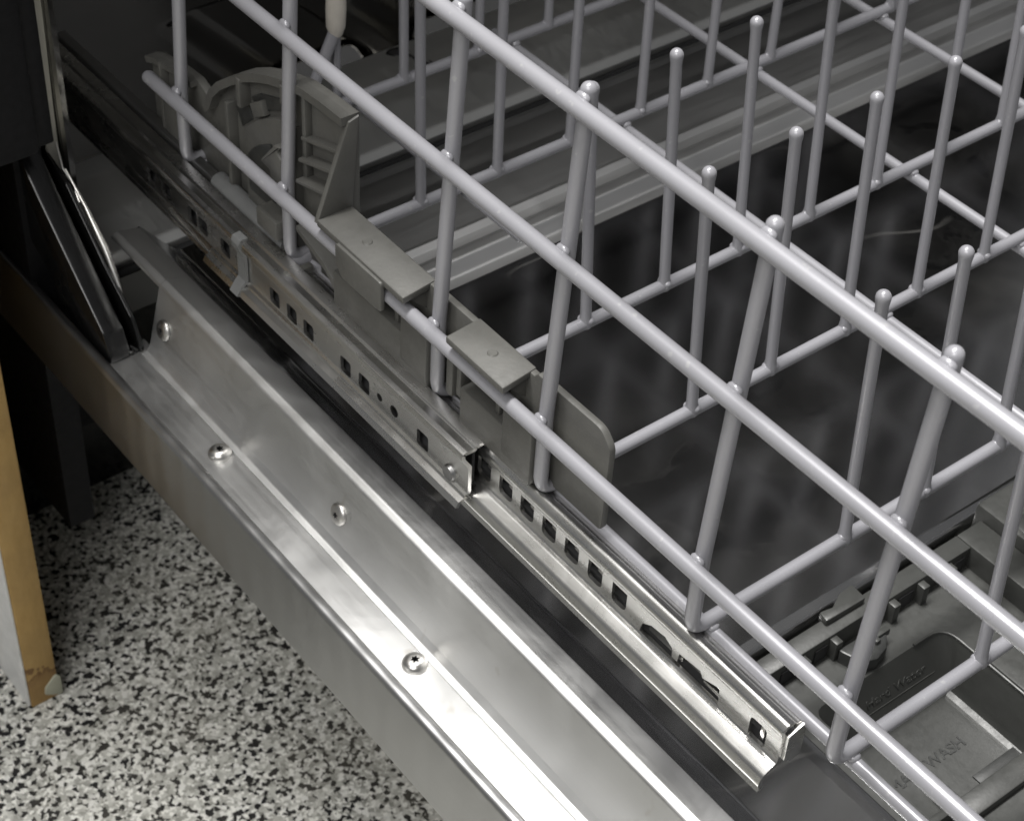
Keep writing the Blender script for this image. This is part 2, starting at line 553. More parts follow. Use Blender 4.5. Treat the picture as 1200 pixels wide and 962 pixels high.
strip_faces(bm, roll, None, HY0, HY1, 'y')
bmesh.ops.remove_doubles(bm, verts=bm.verts, dist=0.002)
obj('door_pan', bm, 'liner', dw, True, 45, label='polished dark inner door panel with chalky water marks')
# far rim of the door, mirrored so that the door is whole
bm = sheet([(516 - p[0], p[1]) for p in rim], DOOR_Y0, 197, 0.8, 2, side=1)
obj('door_rim', bm, 'flange', dw, True, 50)

back = fillet([(128, -76.1), (132.5, -76.1), (136.5, -72.4), (140.5, -72.6), (143.6, -75.2), (147.5, -74.6), (150, -73.2), (152.5, -74.8), (191.0, -75.4), (194.0, -74.6), (196.2, -75.6), (196.6, -90)],
              [0, 2.2, 2.0, 2.0, 1.4, 1.2, 1.0, 1.4, 1, 1.4, 1, 0], 5)
bm = bmesh.new()
strip_faces(bm, [(p[0], p[1]) for p in back], None, 12, 525, 'x', 6)
obj('door_pan_lip', bm, 'band', dw, True, 50, label='pale satin steel lip where the door meets the tub')

# --- tub
bm = bmesh.new()
lipsec = fillet([(201.6, -98), (202.0, -75.6), (205, -73.6), (222, -70.2), (244, -70.8), (262, -77.0), (273, -90), (275, -98)], [0, .8, 5, 16, 16, 9, 4, 0], 6)
def pill_at(x, y):
    return 0
strip_faces(bm, [(p[0], p[1]) for p in lipsec], None, -20, 536, 'x', 24)
obj('tub_lip', bm, 'lip', dw, True, 60, label='brushed steel front lip of the tub')
bm = bmesh.new()
add_tube(bm, [(-18, 200.2, -78.6), (534, 200.2, -78.6)], 1.7, 10)
obj('gap_shade', bm, 'recess_dark', dw)  # black tube added as the shade in the gap before the lip
# oblong drain slot on the lip: raised collar, near-black sheet painting the hole's shade
def pill_loop(cx, cy, l, w, rotz, n=8):
    out = []
    for s in (1, -1):
        for k in range(n + 1):
            a = math.radians(-90 + 180 * k / n)
            px = s * (l / 2 - w / 2) + s * math.cos(a) * w / 2
            py = s * math.sin(a) * w / 2
            out.append((cx + px * math.cos(rotz) - py * math.sin(rotz), cy + px * math.sin(rotz) + py * math.cos(rotz)))
    return out
def sec_z(sec, y):
    for a, b in zip(sec, sec[1:]):
        if a[0] <= y <= b[0] and b[0] > a[0]:
            return a[1] + (b[1] - a[1]) * (y - a[0]) / (b[0] - a[0])
    return sec[-1][1]
for cx, cy in ((136, 244), (232, 256)):
    bm = bmesh.new()
    outer = pill_loop(cx, cy, 30, 8.2, PI / 2); inner = pill_loop(cx, cy, 27.4, 5.6, PI / 2)
    ro = [bm.verts.new((x, y, sec_z(lipsec, y) + 0.1)) for x, y in outer]
    rm = [bm.verts.new((x, y, sec_z(lipsec, y) + 0.9)) for x, y in pill_loop(cx, cy, 28.8, 7.0, PI / 2)]
    ri = [bm.verts.new((x, y, sec_z(lipsec, y) + 0.45)) for x, y in inner]
    n_ = len(ro)
    for a, b in ((ro, rm), (rm, ri)):
        for k in range(n_):
            bm.faces.new((a[k], a[(k + 1) % n_], b[(k + 1) % n_], b[k]))
    d = obj('drain_slot', bm, 'tub', dw)
    bm = bmesh.new()
    vs = [bm.verts.new((x, y, sec_z(lipsec, y) + 0.4)) for x, y in pill_loop(cx, cy, 27.6, 5.8, PI / 2)]
    c0 = bm.verts.new((cx, cy, sec_z(lipsec, cy) + .4))
    for k in range(n_):
        bm.faces.new((vs[k], vs[(k + 1) % n_], c0))
    obj('slot_shade', bm, 'recess_dark', d)

# tub floor: pressed sheet with raised fields
bm = bmesh.new()
nx, ny = 220, 190
def smooth(a, b, x):
    t = max(0, min(1, (x - a) / (b - a))); return t * t * (3 - 2 * t)
def tub_z(x, y):
    z = -98 - 16 * smooth(275, 470, y)
    for x0, x1, y0, y1 in ((92, 140, 284, 356), (162, 262, 282, 330), (290, 420, 290, 420)):
        fx = smooth(x0, x0 + 12, x) * (1 - smooth(x1, x1 + 10, x)); fy = smooth(y0, y0 + 10, y) * (1 - smooth(y1, y1 + 10, y))
        z += 8 * fx * fy
    z += 60 * smooth(640, 760, y) + 55 * smooth(0, -20, x) * 0 + 50 * smooth(12, -20, x) * 0
    e = max(0, (14 - x) / 34); z += 34 * e * e
    e = max(0, (x - 502) / 34); z += 34 * e * e
    return z
g = [[bm.verts.new((-20 + 556 * i / nx, 275 + 485 * j / ny, tub_z(-20 + 556 * i / nx, 275 + 485 * j / ny))) for j in range(ny + 1)] for i in range(nx + 1)]
for i in range(nx):
    for j in range(ny):
        bm.faces.new((g[i][j], g[i + 1][j], g[i + 1][j + 1], g[i][j + 1]))
obj('tub_floor', bm, 'tub', dw, True, 80, label='dark polished tub floor with pressed raised fields')
for nm, b_ in (('tub_wall', (-22, -20.2, 214, 762, -130, 590)), ('tub_wall', (536.2, 538, 214, 762, -130, 590)), ('tub_wall', (-22, 538, 761, 763, -130, 590)), ('tub_roof', (-22, 538, 214, 763, 590, 592))):
    bm = bmesh.new(); add_box(bm, *b_)
    obj(nm, bm, 'tub', dw, False)
# insulated casing behind the tub: closes it to daylight
for b_ in ((-40, -30, 216, 780, -200, 599), (546, 556, 216, 780, -200, 599), (-40, 556, 770, 780, -200, 599), (-40, 556, 216, 780, 600, 608), (-40, 556, 262, 780, -200, -190), (-30, 546, 262, 268, -190, -112)):
    bm = bmesh.new(); add_box(bm, *b_)
    obj('tub_casing', bm, 'black', dw, False)
# front edge of the tub wall (dull strip) and the black trim beside it
bm = bmesh.new()
path = [(-24.6, 220, -52), (-24.4, 220, -20), (-24.0, 219, 10), (-24.2, 218, 60), (-24.2, 218, 600)]
prev = None
for k, (x, y, z) in enumerate(path):
    w = 2.1 if k < 2 else 1.9
    cur = [bm.verts.new((x - w, y - .6, z)), bm.verts.new((x + w, y - .9, z)), bm.verts.new((x + w, y + 14, z)), bm.verts.new((x - w, y + 14, z))]
    if prev:
        for q in range(4):
            bm.faces.new((prev[q], prev[(q + 1) % 4], cur[(q + 1) % 4], cur[q]))
    else:
        bm.faces.new(cur)
    prev = cur
bm.faces.new(prev)
bmesh.ops.bevel(bm, geom=list(bm.edges), offset=.45, segments=2, affect='EDGES')
obj('tub_front_edge', bm, 'strip', dw, label='dull steel front edge of the tub wall')
bm = bmesh.new()
add_box(bm, -64, -36.8, 200, 215, -22, 590, 1.5)
add_box(bm, -36.6, -30.5, 203, 220, -22, 600, 1.0)
obj('side_trim', bm, 'black', dw, label='black side trim beside the tub opening')

# toe kick with its bolt
bm = bmesh.new()
add_box(bm, -62, 560, 277, 279, -249.5, -196, .4)
add_box(bm, -62, 560, 268, 277, -196, -194.4, .4)
tk = obj('toe_kick', bm, 'enamel', dw, label='black toe kick under the door')
bm = bmesh.new()
bmesh.ops.create_cone(bm, cap_ends=True, segments=20, radius1=5.2, radius2=4.4, depth=2.4, matrix=Matrix.Translation((-13.8, 275.6, -233.5)) @ Matrix.Rotation(PI / 2, 4, 'X'))
bmesh.ops.create_cone(bm, cap_ends=True, segments=6, radius1=2.8, radius2=2.8, depth=3, matrix=Matrix.Translation((-13.8, 273.4, -233.5)) @ Matrix.Rotation(PI / 2, 4, 'X'))
obj('bolt', bm, 'enamel', tk)

# --- hinge arm: black pressed channel from the tub down into the door edge
bm = bmesh.new()
outl = fillet([(176.5, -88), (165.5, -84), (170, -73.5), (183, -62), (205, -42), (216, -31), (232, -28), (240, -42), (236, -54)], 3.5, 3, True)
add_prism(bm, outl, 'x', -38.0, -30.6, 1.0)
outl2 = fillet([(176.5, -88), (165.5, -84), (171, -72), (186, -60.5), (207, -41), (222, -36), (226, -52)], 3.0, 3, True)
add_prism(bm, outl2, 'x', -27.4, -25.9, 0.4)
ha = obj('hinge_arm', bm, 'enamel', dw, label='glossy black hinge arm')
bm = bmesh.new()   # bright steel sliver standing in for the highlight on the arm's edge
add_tube(bm, [(-26.2, 208, -36.5), (-25.4, 198, -46), (-25.2, 188, -56), (-25.6, 180, -66), (-26.4, 176, -72)], [.3, .8, 1.3, 1.0, .3], 10)
obj('edge_highlight', bm, 'screw', ha)
bm = bmesh.new()
bmesh.ops.create_uvsphere(bm, u_segments=20, v_segments=10, radius=5, matrix=Matrix.Translation((-35.2, 203, -80)) @ Matrix.Diagonal((.35, 1, 1, 1)))
obj('rivet', bm, 'enamel', ha)
bm = bmesh.new()
add_tube(bm, fillet([(-25.5, 214, -30), (-25.8, 211, -38), (-24.6, 207, -43), (-25.2, 203, -47)], 2, 3), .35, 8)
obj('hinge_spring', bm, 'screw', ha)
bm = bmesh.new()
bmesh.ops.create_uvsphere(bm, u_segments=20, v_segments=10, radius=4.0, matrix=Matrix.Translation((-29.8, 169.8, -84.6)) @ Matrix.Diagonal((1, .9, .5, 1)))
add_tube(bm, [(-31.5, 171.5, -83.6), (-29.4, 169.2, -82.0), (-27.8, 167.5, -83.2)], .7, 8)
obj('hinge_screw', bm, 'enamel', ha)
bm = bmesh.new()   # inside of the door edge seen through the notch
add_box(bm, -38.2, -24.9, 167.8, 246, -100, -98)
add_box(bm, -26.2, -25.0, 200, 246, -100, -80)
obj('hinge_well', bm, 'black', dw, False)

# --- screws
def torx_star(r, n=6):
    return [((r if k % 2 == 0 else r * .58) * math.cos(PI * k / n), (r if k % 2 == 0 else r * .58) * math.sin(PI * k / n)) for k in range(2 * n)]
def screw_mesh(R, h, sock):
    bm = bmesh.new()
    n = 24
    star = torx_star(sock)
    secs = [(R, 0), (R, h * .25), (R * .9, h * .62), (R * .68, h * .88), (R * .5, h)]
    rings = [[bm.verts.new((r * math.cos(2 * PI * k / n), r * math.sin(2 * PI * k / n), z)) for k in range(n)] for r, z in secs]
    for a, b in zip(rings, rings[1:]):
        for k in range(n):
            bm.faces.new((a[k], a[(k + 1) % n], b[(k + 1) % n], b[k]))
    top = [bm.verts.new((x, y, h)) for x, y in star]
    es = []
    for lp in (rings[-1], top):
        for k in range(len(lp)):
            u, w = lp[k], lp[(k + 1) % len(lp)]
            es.append(bm.edges.get((u, w)) or bm.edges.new((u, w)))
    bmesh.ops.triangle_fill(bm, use_beauty=True, edges=es)
    low = [bm.verts.new((x * .9, y * .9, h * .1)) for x, y in star]
    for k in range(len(top)):
        bm.faces.new((top[k], top[(k + 1) % len(top)], low[(k + 1) % len(low)], low[k]))
    bm.faces.new(low)
    dark = [f for f in bm.faces if all(v in low or v in top for v in f.verts) and any(v in low for v in f.verts)]
    for f in dark: f.material_index = 1
    bmesh.ops.scale(bm, vec=(MM, MM, MM), verts=bm.verts)
    me_ = finish('screw', bm, 'screw', True, 40)
    me_.materials.append(M['recess_dark'])
    return me_
me = screw_mesh(3.7, 2.5, 1.3)
for k, y in enumerate((112.0, 10.6)):
    o = link('screw', me, dw); o.location = (-31.2 * MM, y * MM, (Z_S - .02) * MM); o.rotation_euler = (0, 0, k * .7)
me2 = screw_mesh(3.5, 1.3, 1.1)
for k, (y, z) in enumerate(((159.0, -71.5), (60.7, -72.0))):
    o = link('screw', me2, dw); o.location = (-22.2 * MM, y * MM, z * MM)
    o.rotation_euler = (0, -PI / 2 + .25, 0)

# --- detergent dispenser set into the door pan
dp = bmesh.new()
BZ = -72.0
add_box(dp, 36.6, 119, -55.6, -49.8, -84, BZ, .4)            # back bar of the bezel
add_box(dp, 119.0, 129.6, -200, -49.8, -84, BZ + .2, .6)        # right bar
disp = obj('detergent_dispenser', dp, 'disp', dw, True, 30, label='grey plastic detergent dispenser in the door')
def dpart(name, bm, m_='disp', **k):
    return obj(name, bm, m_, disp, **k)
# recess floor with the opening of the powder basin
bm = bmesh.new()
bx0, bx1, by0, by1 = 44.5, 96.0, -128.0, -67.6
outer = [(36.6, -200), (119.2, -200), (119.2, -55), (36.6, -55)]
hole = fillet([(bx0, by0), (bx1, by0), (bx1, by1), (bx0, by1)], [4, 4, 6.5, 4], 6, True)
ov = [bm.verts.new((x, y, -80.0)) for x, y in outer]
hv = [bm.verts.new((p[0], p[1], -80.0)) for p in hole]
es = [bm.edges.new((ov[k], ov[(k + 1) % 4])) for k in range(4)] + [bm.edges.new((hv[k], hv[(k + 1) % len(hv)])) for k in range(len(hv))]
bmesh.ops.triangle_fill(bm, use_beauty=True, edges=es)
# basin: sloping back wall, rounded corners, flat floor
cxm, cym = (bx0 + bx1) / 2, (by0 + by1) / 2
def inset(p, d, dyb):
    x = p[0] + (d if p[0] < cxm else -d) * (1 if abs(p[0] - cxm) > 18 else 0)
    y = p[1] - (dyb * max(0, (p[1] - (by1 - 9)) / 9)) + (d if p[1] < by0 + 9 else 0)
    return x, y
prev = hv
for z, d, dyb in ((-80.9, .5, .5), (-95, 1.1, 7.4), (-97.4, 2.0, 8.8), (-98.2, 3.6, 10.5)):
    cur = [bm.verts.new((*inset(p, d, dyb), z)) for p in hole]
    for k in range(len(hole)):
        bm.faces.new((prev[k], prev[(k + 1) % len(hole)], cur[(k + 1) % len(hole)], cur[k]))
    prev = cur
bm.faces.new(prev)
dpart('powder_basin', bm, 'disp', smooth=True, angle=35)
# thin raised rim at the basin's rounded corner
bm = bmesh.new()
rimpath = [(p[0], p[1], -79.7) for p in hole if p[0] > 84 and p[1] > -100]
rimpath = [(84, by1, -79.7)] + sorted(rimpath, key=lambda q: (q[0] - q[1])) + [(bx1, -120, -79.7)]
add_tube(bm, rimpath, .45, 8)
dpart('basin_rim', bm)
# windows below the bezel bar
for x0, x1 in ((43, 48), (56, 60.5), (89, 95), (112, 116.5)):
    bm = bmesh.new()
    add_box(bm, x0, x1, -56.0, -54, -79.6, -74.6)
    dpart('window', bm, 'recess_dark', smooth=False)
for x0 in (49.2, 61.4, 84.5, 96.5, 108):
    bm = bmesh.new()
    add_box(bm, x0, x0 + 2.6, -58.4, -55.2, -81, -73.0, .3)
    dpart('rib', bm, 'disp')
# flap tongue leaning on the bezel
bm = bmesh.new()
tong = fillet([(62.8, -52.2), (78, -52.4), (78.4, -46.6), (73, -46.9), (68, -49.4), (63.6, -48.6)], .6, 2, True)
add_prism(bm, tong, 'z', -73.2, -69.8, .3)
dpart('flap_tongue', bm)
# dark half-moon catch
bm = bmesh.new()
moon = fillet([(62, -58.4), (64.5, -65.6), (69, -67.2), (74, -65.8), (79, -60.9), (76, -59.6), (72.2, -61.6), (70.8, -58.6)], 1.0, 3, True)
add_prism(bm, moon, 'z', -80.6, -75.4, .5)
cat = dpart('catch', bm, 'disp_dark')
bm = bmesh.new()
add_box(bm, 71.8, 79.2, -62.2, -60.2, -77, -74.4, .4)
add_box(bm, 72.0, 73.8, -63.6, -60.0, -77, -74.0, .3)
dpart('catch_nose', bm)
# second compartment beside: raised housing with an oval well
bm = bmesh.new()
add_box(bm, 129.8, 205, -200, -46.5, -90, -67.5, 1.6)
dpart('lid_housing', bm)
bm = bmesh.new()
add_prism(bm, pill_loop(137, -66.5, 18, 9.4, PI / 2 + .15), 'z', -70, -67.3, .3)
dpart('oval_well', bm, 'disp_dark')
# steps inside the right wall
bm = bmesh.new()
add_box(bm, 96.6, 119.0, -200, -82, -90, -79.2, .8)
dpart('step', bm)
bm = bmesh.new()
add_box(bm, 86, 95.0, -100.4, -81, -99, -96.6, .7)
# bar across the basin's front with slots
bm2 = bmesh.new()
add_box(bm2, 66, 112, -111.5, -104.6, -99, -95.2, .5)
dpart('cross_bar', bm2)
bm2 = bmesh.new()
add_box(bm2, 76.8, 95.2, -104.5, -101.0, -98.6, -97.6, .1)
dpart('floor_slot', bm2, 'disp_dark')
bm2 = bmesh.new()
add_box(bm2, 62, 66.4, -104.5, -99.6, -98.6, -94.2, .4)
dpart('peg', bm2, 'disp_dark')
bm2 = bmesh.new()
add_box(bm2, 45.5, 62, -107.5, -105.0, -99, -93.0, .4)
dpart('rib', bm2)
bm.free()

def text_mesh(body, size, ext, material, width=1.0):
    cu = bpy.data.curves.new('lettering', 'FONT')
    cu.body = body; cu.size = size; cu.extrude = ext; cu.space_character = width
    cu.bevel_depth = 0.00006
    to = bpy.data.objects.new('lettering', cu)
    scene.collection.objects.link(to)
    bpy.context.view_layer.update()
    me_ = bpy.data.meshes.new_from_object(to.evaluated_get(bpy.context.evaluated_depsgraph_get()))
    bpy.data.objects.remove(to); bpy.data.curves.remove(cu)
    me_.materials.clear(); me_.materials.append(M[material])
    me_.name = 'lettering'
    return me_
tm = text_mesh('MAIN WASH', 0.0047, 0.00012, 'disp_dark', 1.0)
wd = max(v.co.x for v in tm.vertices)
o = link('lettering', tm, disp, label='raised words MAIN WASH on the basin floor')
o.location = (55.4 * MM, -92.4 * MM, -98.15 * MM); o.scale = (0.0286 / wd, 1, 1)
slope = math.atan2(15, 7.4)
for body, zz, w_ in (('Hard Water', -88.6, 24.0), ('Soft Water', -95.2, 22.0)):
    tm = text_mesh(body, 0.0036, 0.00010, 'disp', 1.05)
    wd = max(v.co.x for v in tm.vertices)
    o = link('lettering', tm, disp, label='fine raised words ' + body + ' on the basin wall')
    yy = by1 - .5 - 6.9 * (-80.9 - zz) / 14.1
    o.location = (63.0 * MM, (yy - .05) * MM, (zz + .05) * MM); o.scale = (w_ * MM / wd, 1, 1)
    o.rotation_euler = (slope, 0, 0)
bm = bmesh.new()
zz = -90.4; yy = by1 - .5 - 6.9 * (-80.9 - zz) / 14.1
add_tube(bm, [(62, yy, zz), (90, yy, zz)], .16, 6)
dpart('ruled_line', bm)

# ------------------------------------------------------------------ slide
sl = thing('slide_rail', 'telescopic steel slide rail with punched slots running beside the grey rack', 'slide rail')
ZS = 0
# outer channel (short, fixed to the tub, nearest the door rim)
po = fillet([(-1.2, -23.4), (-4.4, -23.9), (-5.0, -24.5), (-7.2, -24.3), (-8.9, -24.6), (-9.0, -27.0), (-6.6, -30.8), (-6.6, -39.9), (-7.7, -40.5), (-7.7, -41.3), (-9.6, -41.9), (-10.5, -43.6)],
            [0, .3, .3, .5, .6, .9, .6, .4, .4, .4, .5, 0], 4)
pts = [(p[0], p[1]) for p in po]
flat = max(range(len(pts) - 1), key=lambda i: (pts[i][1] - pts[i + 1][1]))
holes = []
for y, z in ((188, -35.6), (179, -35.6), (163, -35.6), (152.8 + 4, -35.6), (143.8, -35.8), (116.4, -36.6), (107.2, -36.6), (98.4, -36.6), (79.4, -36.8), (70.2, -36.6), (42.2, -36.6)):
    holes.append(rrect(y, z, 5.2, 5.6, .8, 2))
for y, r in ((62.6, 1.3), (55.6, 1.9)):
    holes.append([(y + r * math.cos(2 * PI * k / 10), -36 + r * math.sin(2 * PI * k / 10)) for k in range(10)])
bm = sheet([p for p in pts if p[1] > -40.2], 151.6, 330, 1.1, 1, [h for h in holes if h[0][0] > 152], flat, side=-1)
obj('rear_channel', bm, 'slide', sl, True, 30, label='narrow rear run of the outer channel')
holes = [h for h in holes if h[0][0] < 150]
bm = sheet(pts, 21.5, 151.4, 1.1, 1, holes, flat, side=-1)
oc = obj('outer_channel', bm, 'slide', sl, True, 30, label='short outer steel channel with square punched slots')
bm = bmesh.new()
bmesh.ops.create_cone(bm, cap_ends=True, segments=24, radius1=2.5, radius2=2.2, depth=1.0, matrix=Matrix.Translation((-7.1, 29.4, -38.4)) @ Matrix.Rotation(-PI / 2, 4, 'Y'))
obj('rivet', bm, 'slide_dark', oc)
# inner channel (long, carries the rack)
pi_ = fillet([(4.6, -28.9), (2.7, -28.1), (2.3, -28.5), (1.8, -27.7), (0.5, -27.2), (-0.7, -28.3), (0.0, -30.0), (0.0, -39.6), (-0.8, -40.6), (-2.2, -40.8), (-4.6, -42.2), (-5.4, -44.2), (-4.4, -45.8), (-5.2, -47.4)],
             [0, .3, .3, .3, .5, .6, .5, .5, .5, .8, 1.3, 1.0, .6, 0], 5)
pts = [(p[0], p[1]) for p in pi_]
flat = max(range(len(pts) - 1), key=lambda i: (pts[i][1] - pts[i + 1][1]))
holes = []
for y in (21.6, 12.3, 3.2, -6.0, -15.3, -24.7, -34.2):
    holes.append(rrect(y, -34.2, 5.6, 6.4, 1.5, 3, (0, 0, 1, 1)))
holes.append([(-42.6, -39.0), (-43.4, -35.6), (-46.5, -33.6), (-51.5, -33.0), (-54.4, -34.6), (-54.6, -37.4), (-56.6, -37.6), (-57.0, -34.2), (-64.5, -33.2), (-65.5, -35.0), (-71.4, -33.0), (-71.6, -39.2), (-64, -39.2), (-52, -39.2)])
holes.append(rrect(-85.0, -35.6, 5.6, 7.0, 1.2, 3))
bm = sheet(pts, -92.5, 262, 1.1, 1, holes, flat, side=1)
ic = obj('inner_channel', bm, 'slide', sl, True, 30, label='long inner steel channel with slots and a sprung catch window')
# end plate fold at the front
bm = bmesh.new()
add_prism(bm, [(-0.2, -29.4), (5.4, -27.6), (5.4, -39), (2.2, -40.5), (-0.2, -38)], 'y', -93.6, -92.5, .15)
obj('end_fold', bm, 'slide', ic)
# middle member behind the slots, coloured near-black to paint in their shade
bm = sheet(fillet([(5.4, -29.6), (2.6, -30.4), (2.6, -38.6), (1.6, -41.4)], .8, 3), -88, 262, .9, 1, side=1)
obj('middle_channel', bm, 'recess_dark', sl, True, 30)
bm = sheet(fillet([(-1.6, -25.6), (-2.6, -28.6), (-2.6, -39.0), (-4.6, -41.6)], .8, 3), 24, 330, .9, 1, side=1)
obj('ball_cage', bm, 'recess_dark', sl, True, 30)  # cage in near-black as well: shade inside the slots put into its colour
for y in (19.6, 10.3, 1.2, -8.0, -17.3, -26.7):
    bm = bmesh.new()
    add_tube(bm, [(1.7, y + 3.2, -35.4), (1.7, y - .4, -36.0)], .55, 8, True, True)
    obj('ball_race_tab', bm, 'screw', sl)
bm = bmesh.new()   # sprung catch inside the long window
add_box(bm, .9, 2.0, -56.5, -44, -38.9, -34.6, .2)
add_box(bm, .9, 2.0, -65.2, -57.2, -37.4, -33.4, .2)
obj('catch_plate', bm, 'disp', sl)
bm = bmesh.new()
add_box(bm, .5, 1.7, -71.2, -64.6, -36.0, -34.8, .2)
add_box(bm, .5, 1.7, -71.2, -64.6, -38.8, -37.6, .2)
add_box(bm, .5, 1.7, -71.4, -70.0, -39.0, -34.0, .2)
add_box(bm, .5, 1.7, -57.0, -55.2, -38.6, -36.8, .2)
add_box(bm, .4, 1.6, -86.0, -84.6, -38.9, -32.4, .2)
obj('catch_spring', bm, 'slide', sl)
# inner lining bar of the fixed part seen at the far end
bm = sheet(fillet([(4.0, -23.8), (0.8, -23.8), (-0.2, -25.6), (-0.2, -30)], .7, 3), 150, 262, 1.0, 1, side=1)
obj('inner_bar', bm, 'slide_dark', sl, True, 30)
# grey plastic stop clipped round the outer channel
bm = bmesh.new()
def band(y0, y1):
    sec = fillet([(-6.4, -23.4), (-8.9, -23.6), (-9.7, -25.2), (-9.4, -27.4), (-7.8, -30.6), (-7.8, -39.4), (-9.0, -40.6), (-11.2, -43.6)], .6, 3)
    sub = sheet([(p[0], p[1]) for p in sec], y0, y1, 1.0, 1, side=-1)
    me_ = bpy.data.meshes.new('tmp'); sub.to_mesh(me_); sub.free()
    bm.from_mesh(me_); bpy.data.meshes.remove(me_)
band(130.6, 134.8)
obj('stop_clip', bm, 'clip', sl, label='grey plastic stop clipped round the outer channel')
# round plastic buffer lying on the inner channel
bm = bmesh.new()
add_tube(bm, [(2.2, 160.5, -24.2), (2.2, 121.5, -24.2)], [3.1, 3.1], 16)
add_box(bm, -2.2, 0.0, 122, 153, -27.2, -24.0, .5)
obj('buffer', bm, 'clip', sl, label='grey round plastic buffer on the rail')

# ------------------------------------------------------------------ dish rack
rk = thing('dish_rack', 'grey nylon coated wire dish rack with upright tines, pulled out over the door', 'dish rack')
YS = [175.8, 117.2, 44.9, 0.0, -58.2, -106.1, -158.0]
LEAN = 0.05192
ZB = -25.0
def wx(z): return LEAN * z if z > 0 else 0.0
R_RAIL = 2.15; R_HOOP = 2.0; R_CROSS = 1.9; R_TINE = 1.62; R_RUN = 1.75
RZ = (92.64, 51.95, 0.0)
def rail(z, y0, y1, r):
    bm = bmesh.new()
    x = wx(z) - R_HOOP - r + .35
    n = 24
    add_tube(bm, [(x, y0 + (y1 - y0) * k / n, z) for k in range(n + 1)], r, 16, True, True)
    return obj('rail_wire', bm, 'wire', rk)
rail(RZ[0], 240, -400, 2.25)
rail(RZ[1], 240, -400, 2.15)
rail(RZ[2], 188.5, -400, 2.15)
for i, y in enumerate(YS):
    bm = bmesh.new()
    top = 95.0 if i else 110
    pts = [(wx(top), y + LEAN * .06 * top, top), (0.0, y, 0), (0.0, y, ZB), (510, y, ZB), (513, y, 95)]
    pts = fillet(pts, [0, 6, 5.2, 6, 0], 7)
    rad = []
    for p in pts:
        rad.append(R_HOOP if p[2] > ZB + 4 else R_CROSS)
    # subdivide long runs a little for slight unevenness
    add_tube(bm, pts, rad, 14, True, True)
    for z in RZ:
        if i == 0 and z > 60: continue
        add_ball(bm, (wx(z) - 1.7, y, z + 1.1), 1.45, .9, 1.5, 1.1)
        add_ball(bm, (wx(z) - 1.9, y, z - .8), 1.5, .9, 1.1, 1.1)
    obj('hoop_wire', bm, 'wire', rk)
for x in (6.4, 64.6, 128.8, 188.0, 250.0, 312.0, 374.0):
    bm = bmesh.new()
    z = ZB - R_CROSS - R_RUN + .5
    n = 16
    y1_, y2_ = 186, (90 if x == 64.6 else -390)
    add_tube(bm, [(x, y1_ + (y2_ - y1_) * k / n, z) for k in range(n + 1)], R_RUN, 12, True, True)
    for y in [q for q in YS if q > y2_]:
        add_ball(bm, (x, y + 1.5, ZB - 1.5), 1.35, 1.3, 1, .9)
        add_ball(bm, (x, y - 1.5, ZB - 1.5), 1.35, 1.3, 1, .9)
    obj('runner_wire', bm, 'wire', rk)
# tines: one mesh, copied
def tine_mesh(h):
    bm = bmesh.new()
    add_tube(bm, [(0, 0, -1.2), (0, 0, .4), (0, 0, 2.0), (0, 0, h * .5), (0, 0, h - 3.6), (0, 0, h - 2.0), (0, 0, h - 1.2)], [2.1, 1.9, R_TINE, R_TINE, R_TINE, R_TINE * 1.16, R_TINE * 1.2], 14, True, True)
    add_ball(bm, (0, -1.3, -.2), 1.25)
    add_ball(bm, (0, 1.3, -.2), 1.25)
    bmesh.ops.scale(bm, vec=(MM, MM, MM), verts=bm.verts)
    return finish('tine', bm, 'wire')
t_std = tine_mesh(75.5)
def tine(x, y, leany, leanx=0.0):
    o = link('tine', t_std, rk)
    o.location = (x * MM, y * MM, (ZB + R_CROSS - .6) * MM)
    o.rotation_euler = (-leany + random.uniform(-.006, .006), leanx + random.uniform(-.008, .008), random.uniform(0, 6))
    o.rotation_mode = 'ZYX'
    return o
for yi in (2, 3, 4, 5):
    for k in range(9):
        x = (52.6 if yi != 5 else 50.5) + 29.75 * k + random.uniform(-.35, .35)
        tine(x, YS[yi], 0.078)
for k in range(9):
    tine(47.0 + 29.55 * k + random.uniform(-.3, .3), YS[1], 0.02)
for k in range(8):
    tine(52.5 + 30.4 * (k + 1) + random.uniform(-.3, .3), YS[0], 0.01)
# tine with an ivory tip cap, with its slanting brace
bm = bmesh.new()
add_tube(bm, fillet([(44.5, 175.8, ZB + 1), (46.7, 175.8, -15.8), (55.9, 175.8, 3), (56.2, 175.8, 16)], 6, 4), R_HOOP, 14, True, True)
add_tube(bm, [(56.5, 176.8, ZB), (56.6, 176.6, 6)], 1.5, 12, True, True)
tc = obj('capped_tine', bm, 'wire', rk)
bm = bmesh.new()
add_tube(bm, [(56.0, 175.8, 2.6), (56.0, 175.8, 4.2), (56.2, 175.8, 10), (56.4, 175.8, 20)], [2.5, 3.1, 3.3, 3.0], 18, True, True)
obj('tip_cap', bm, 'cap', tc, label='ivory plastic tip cap')

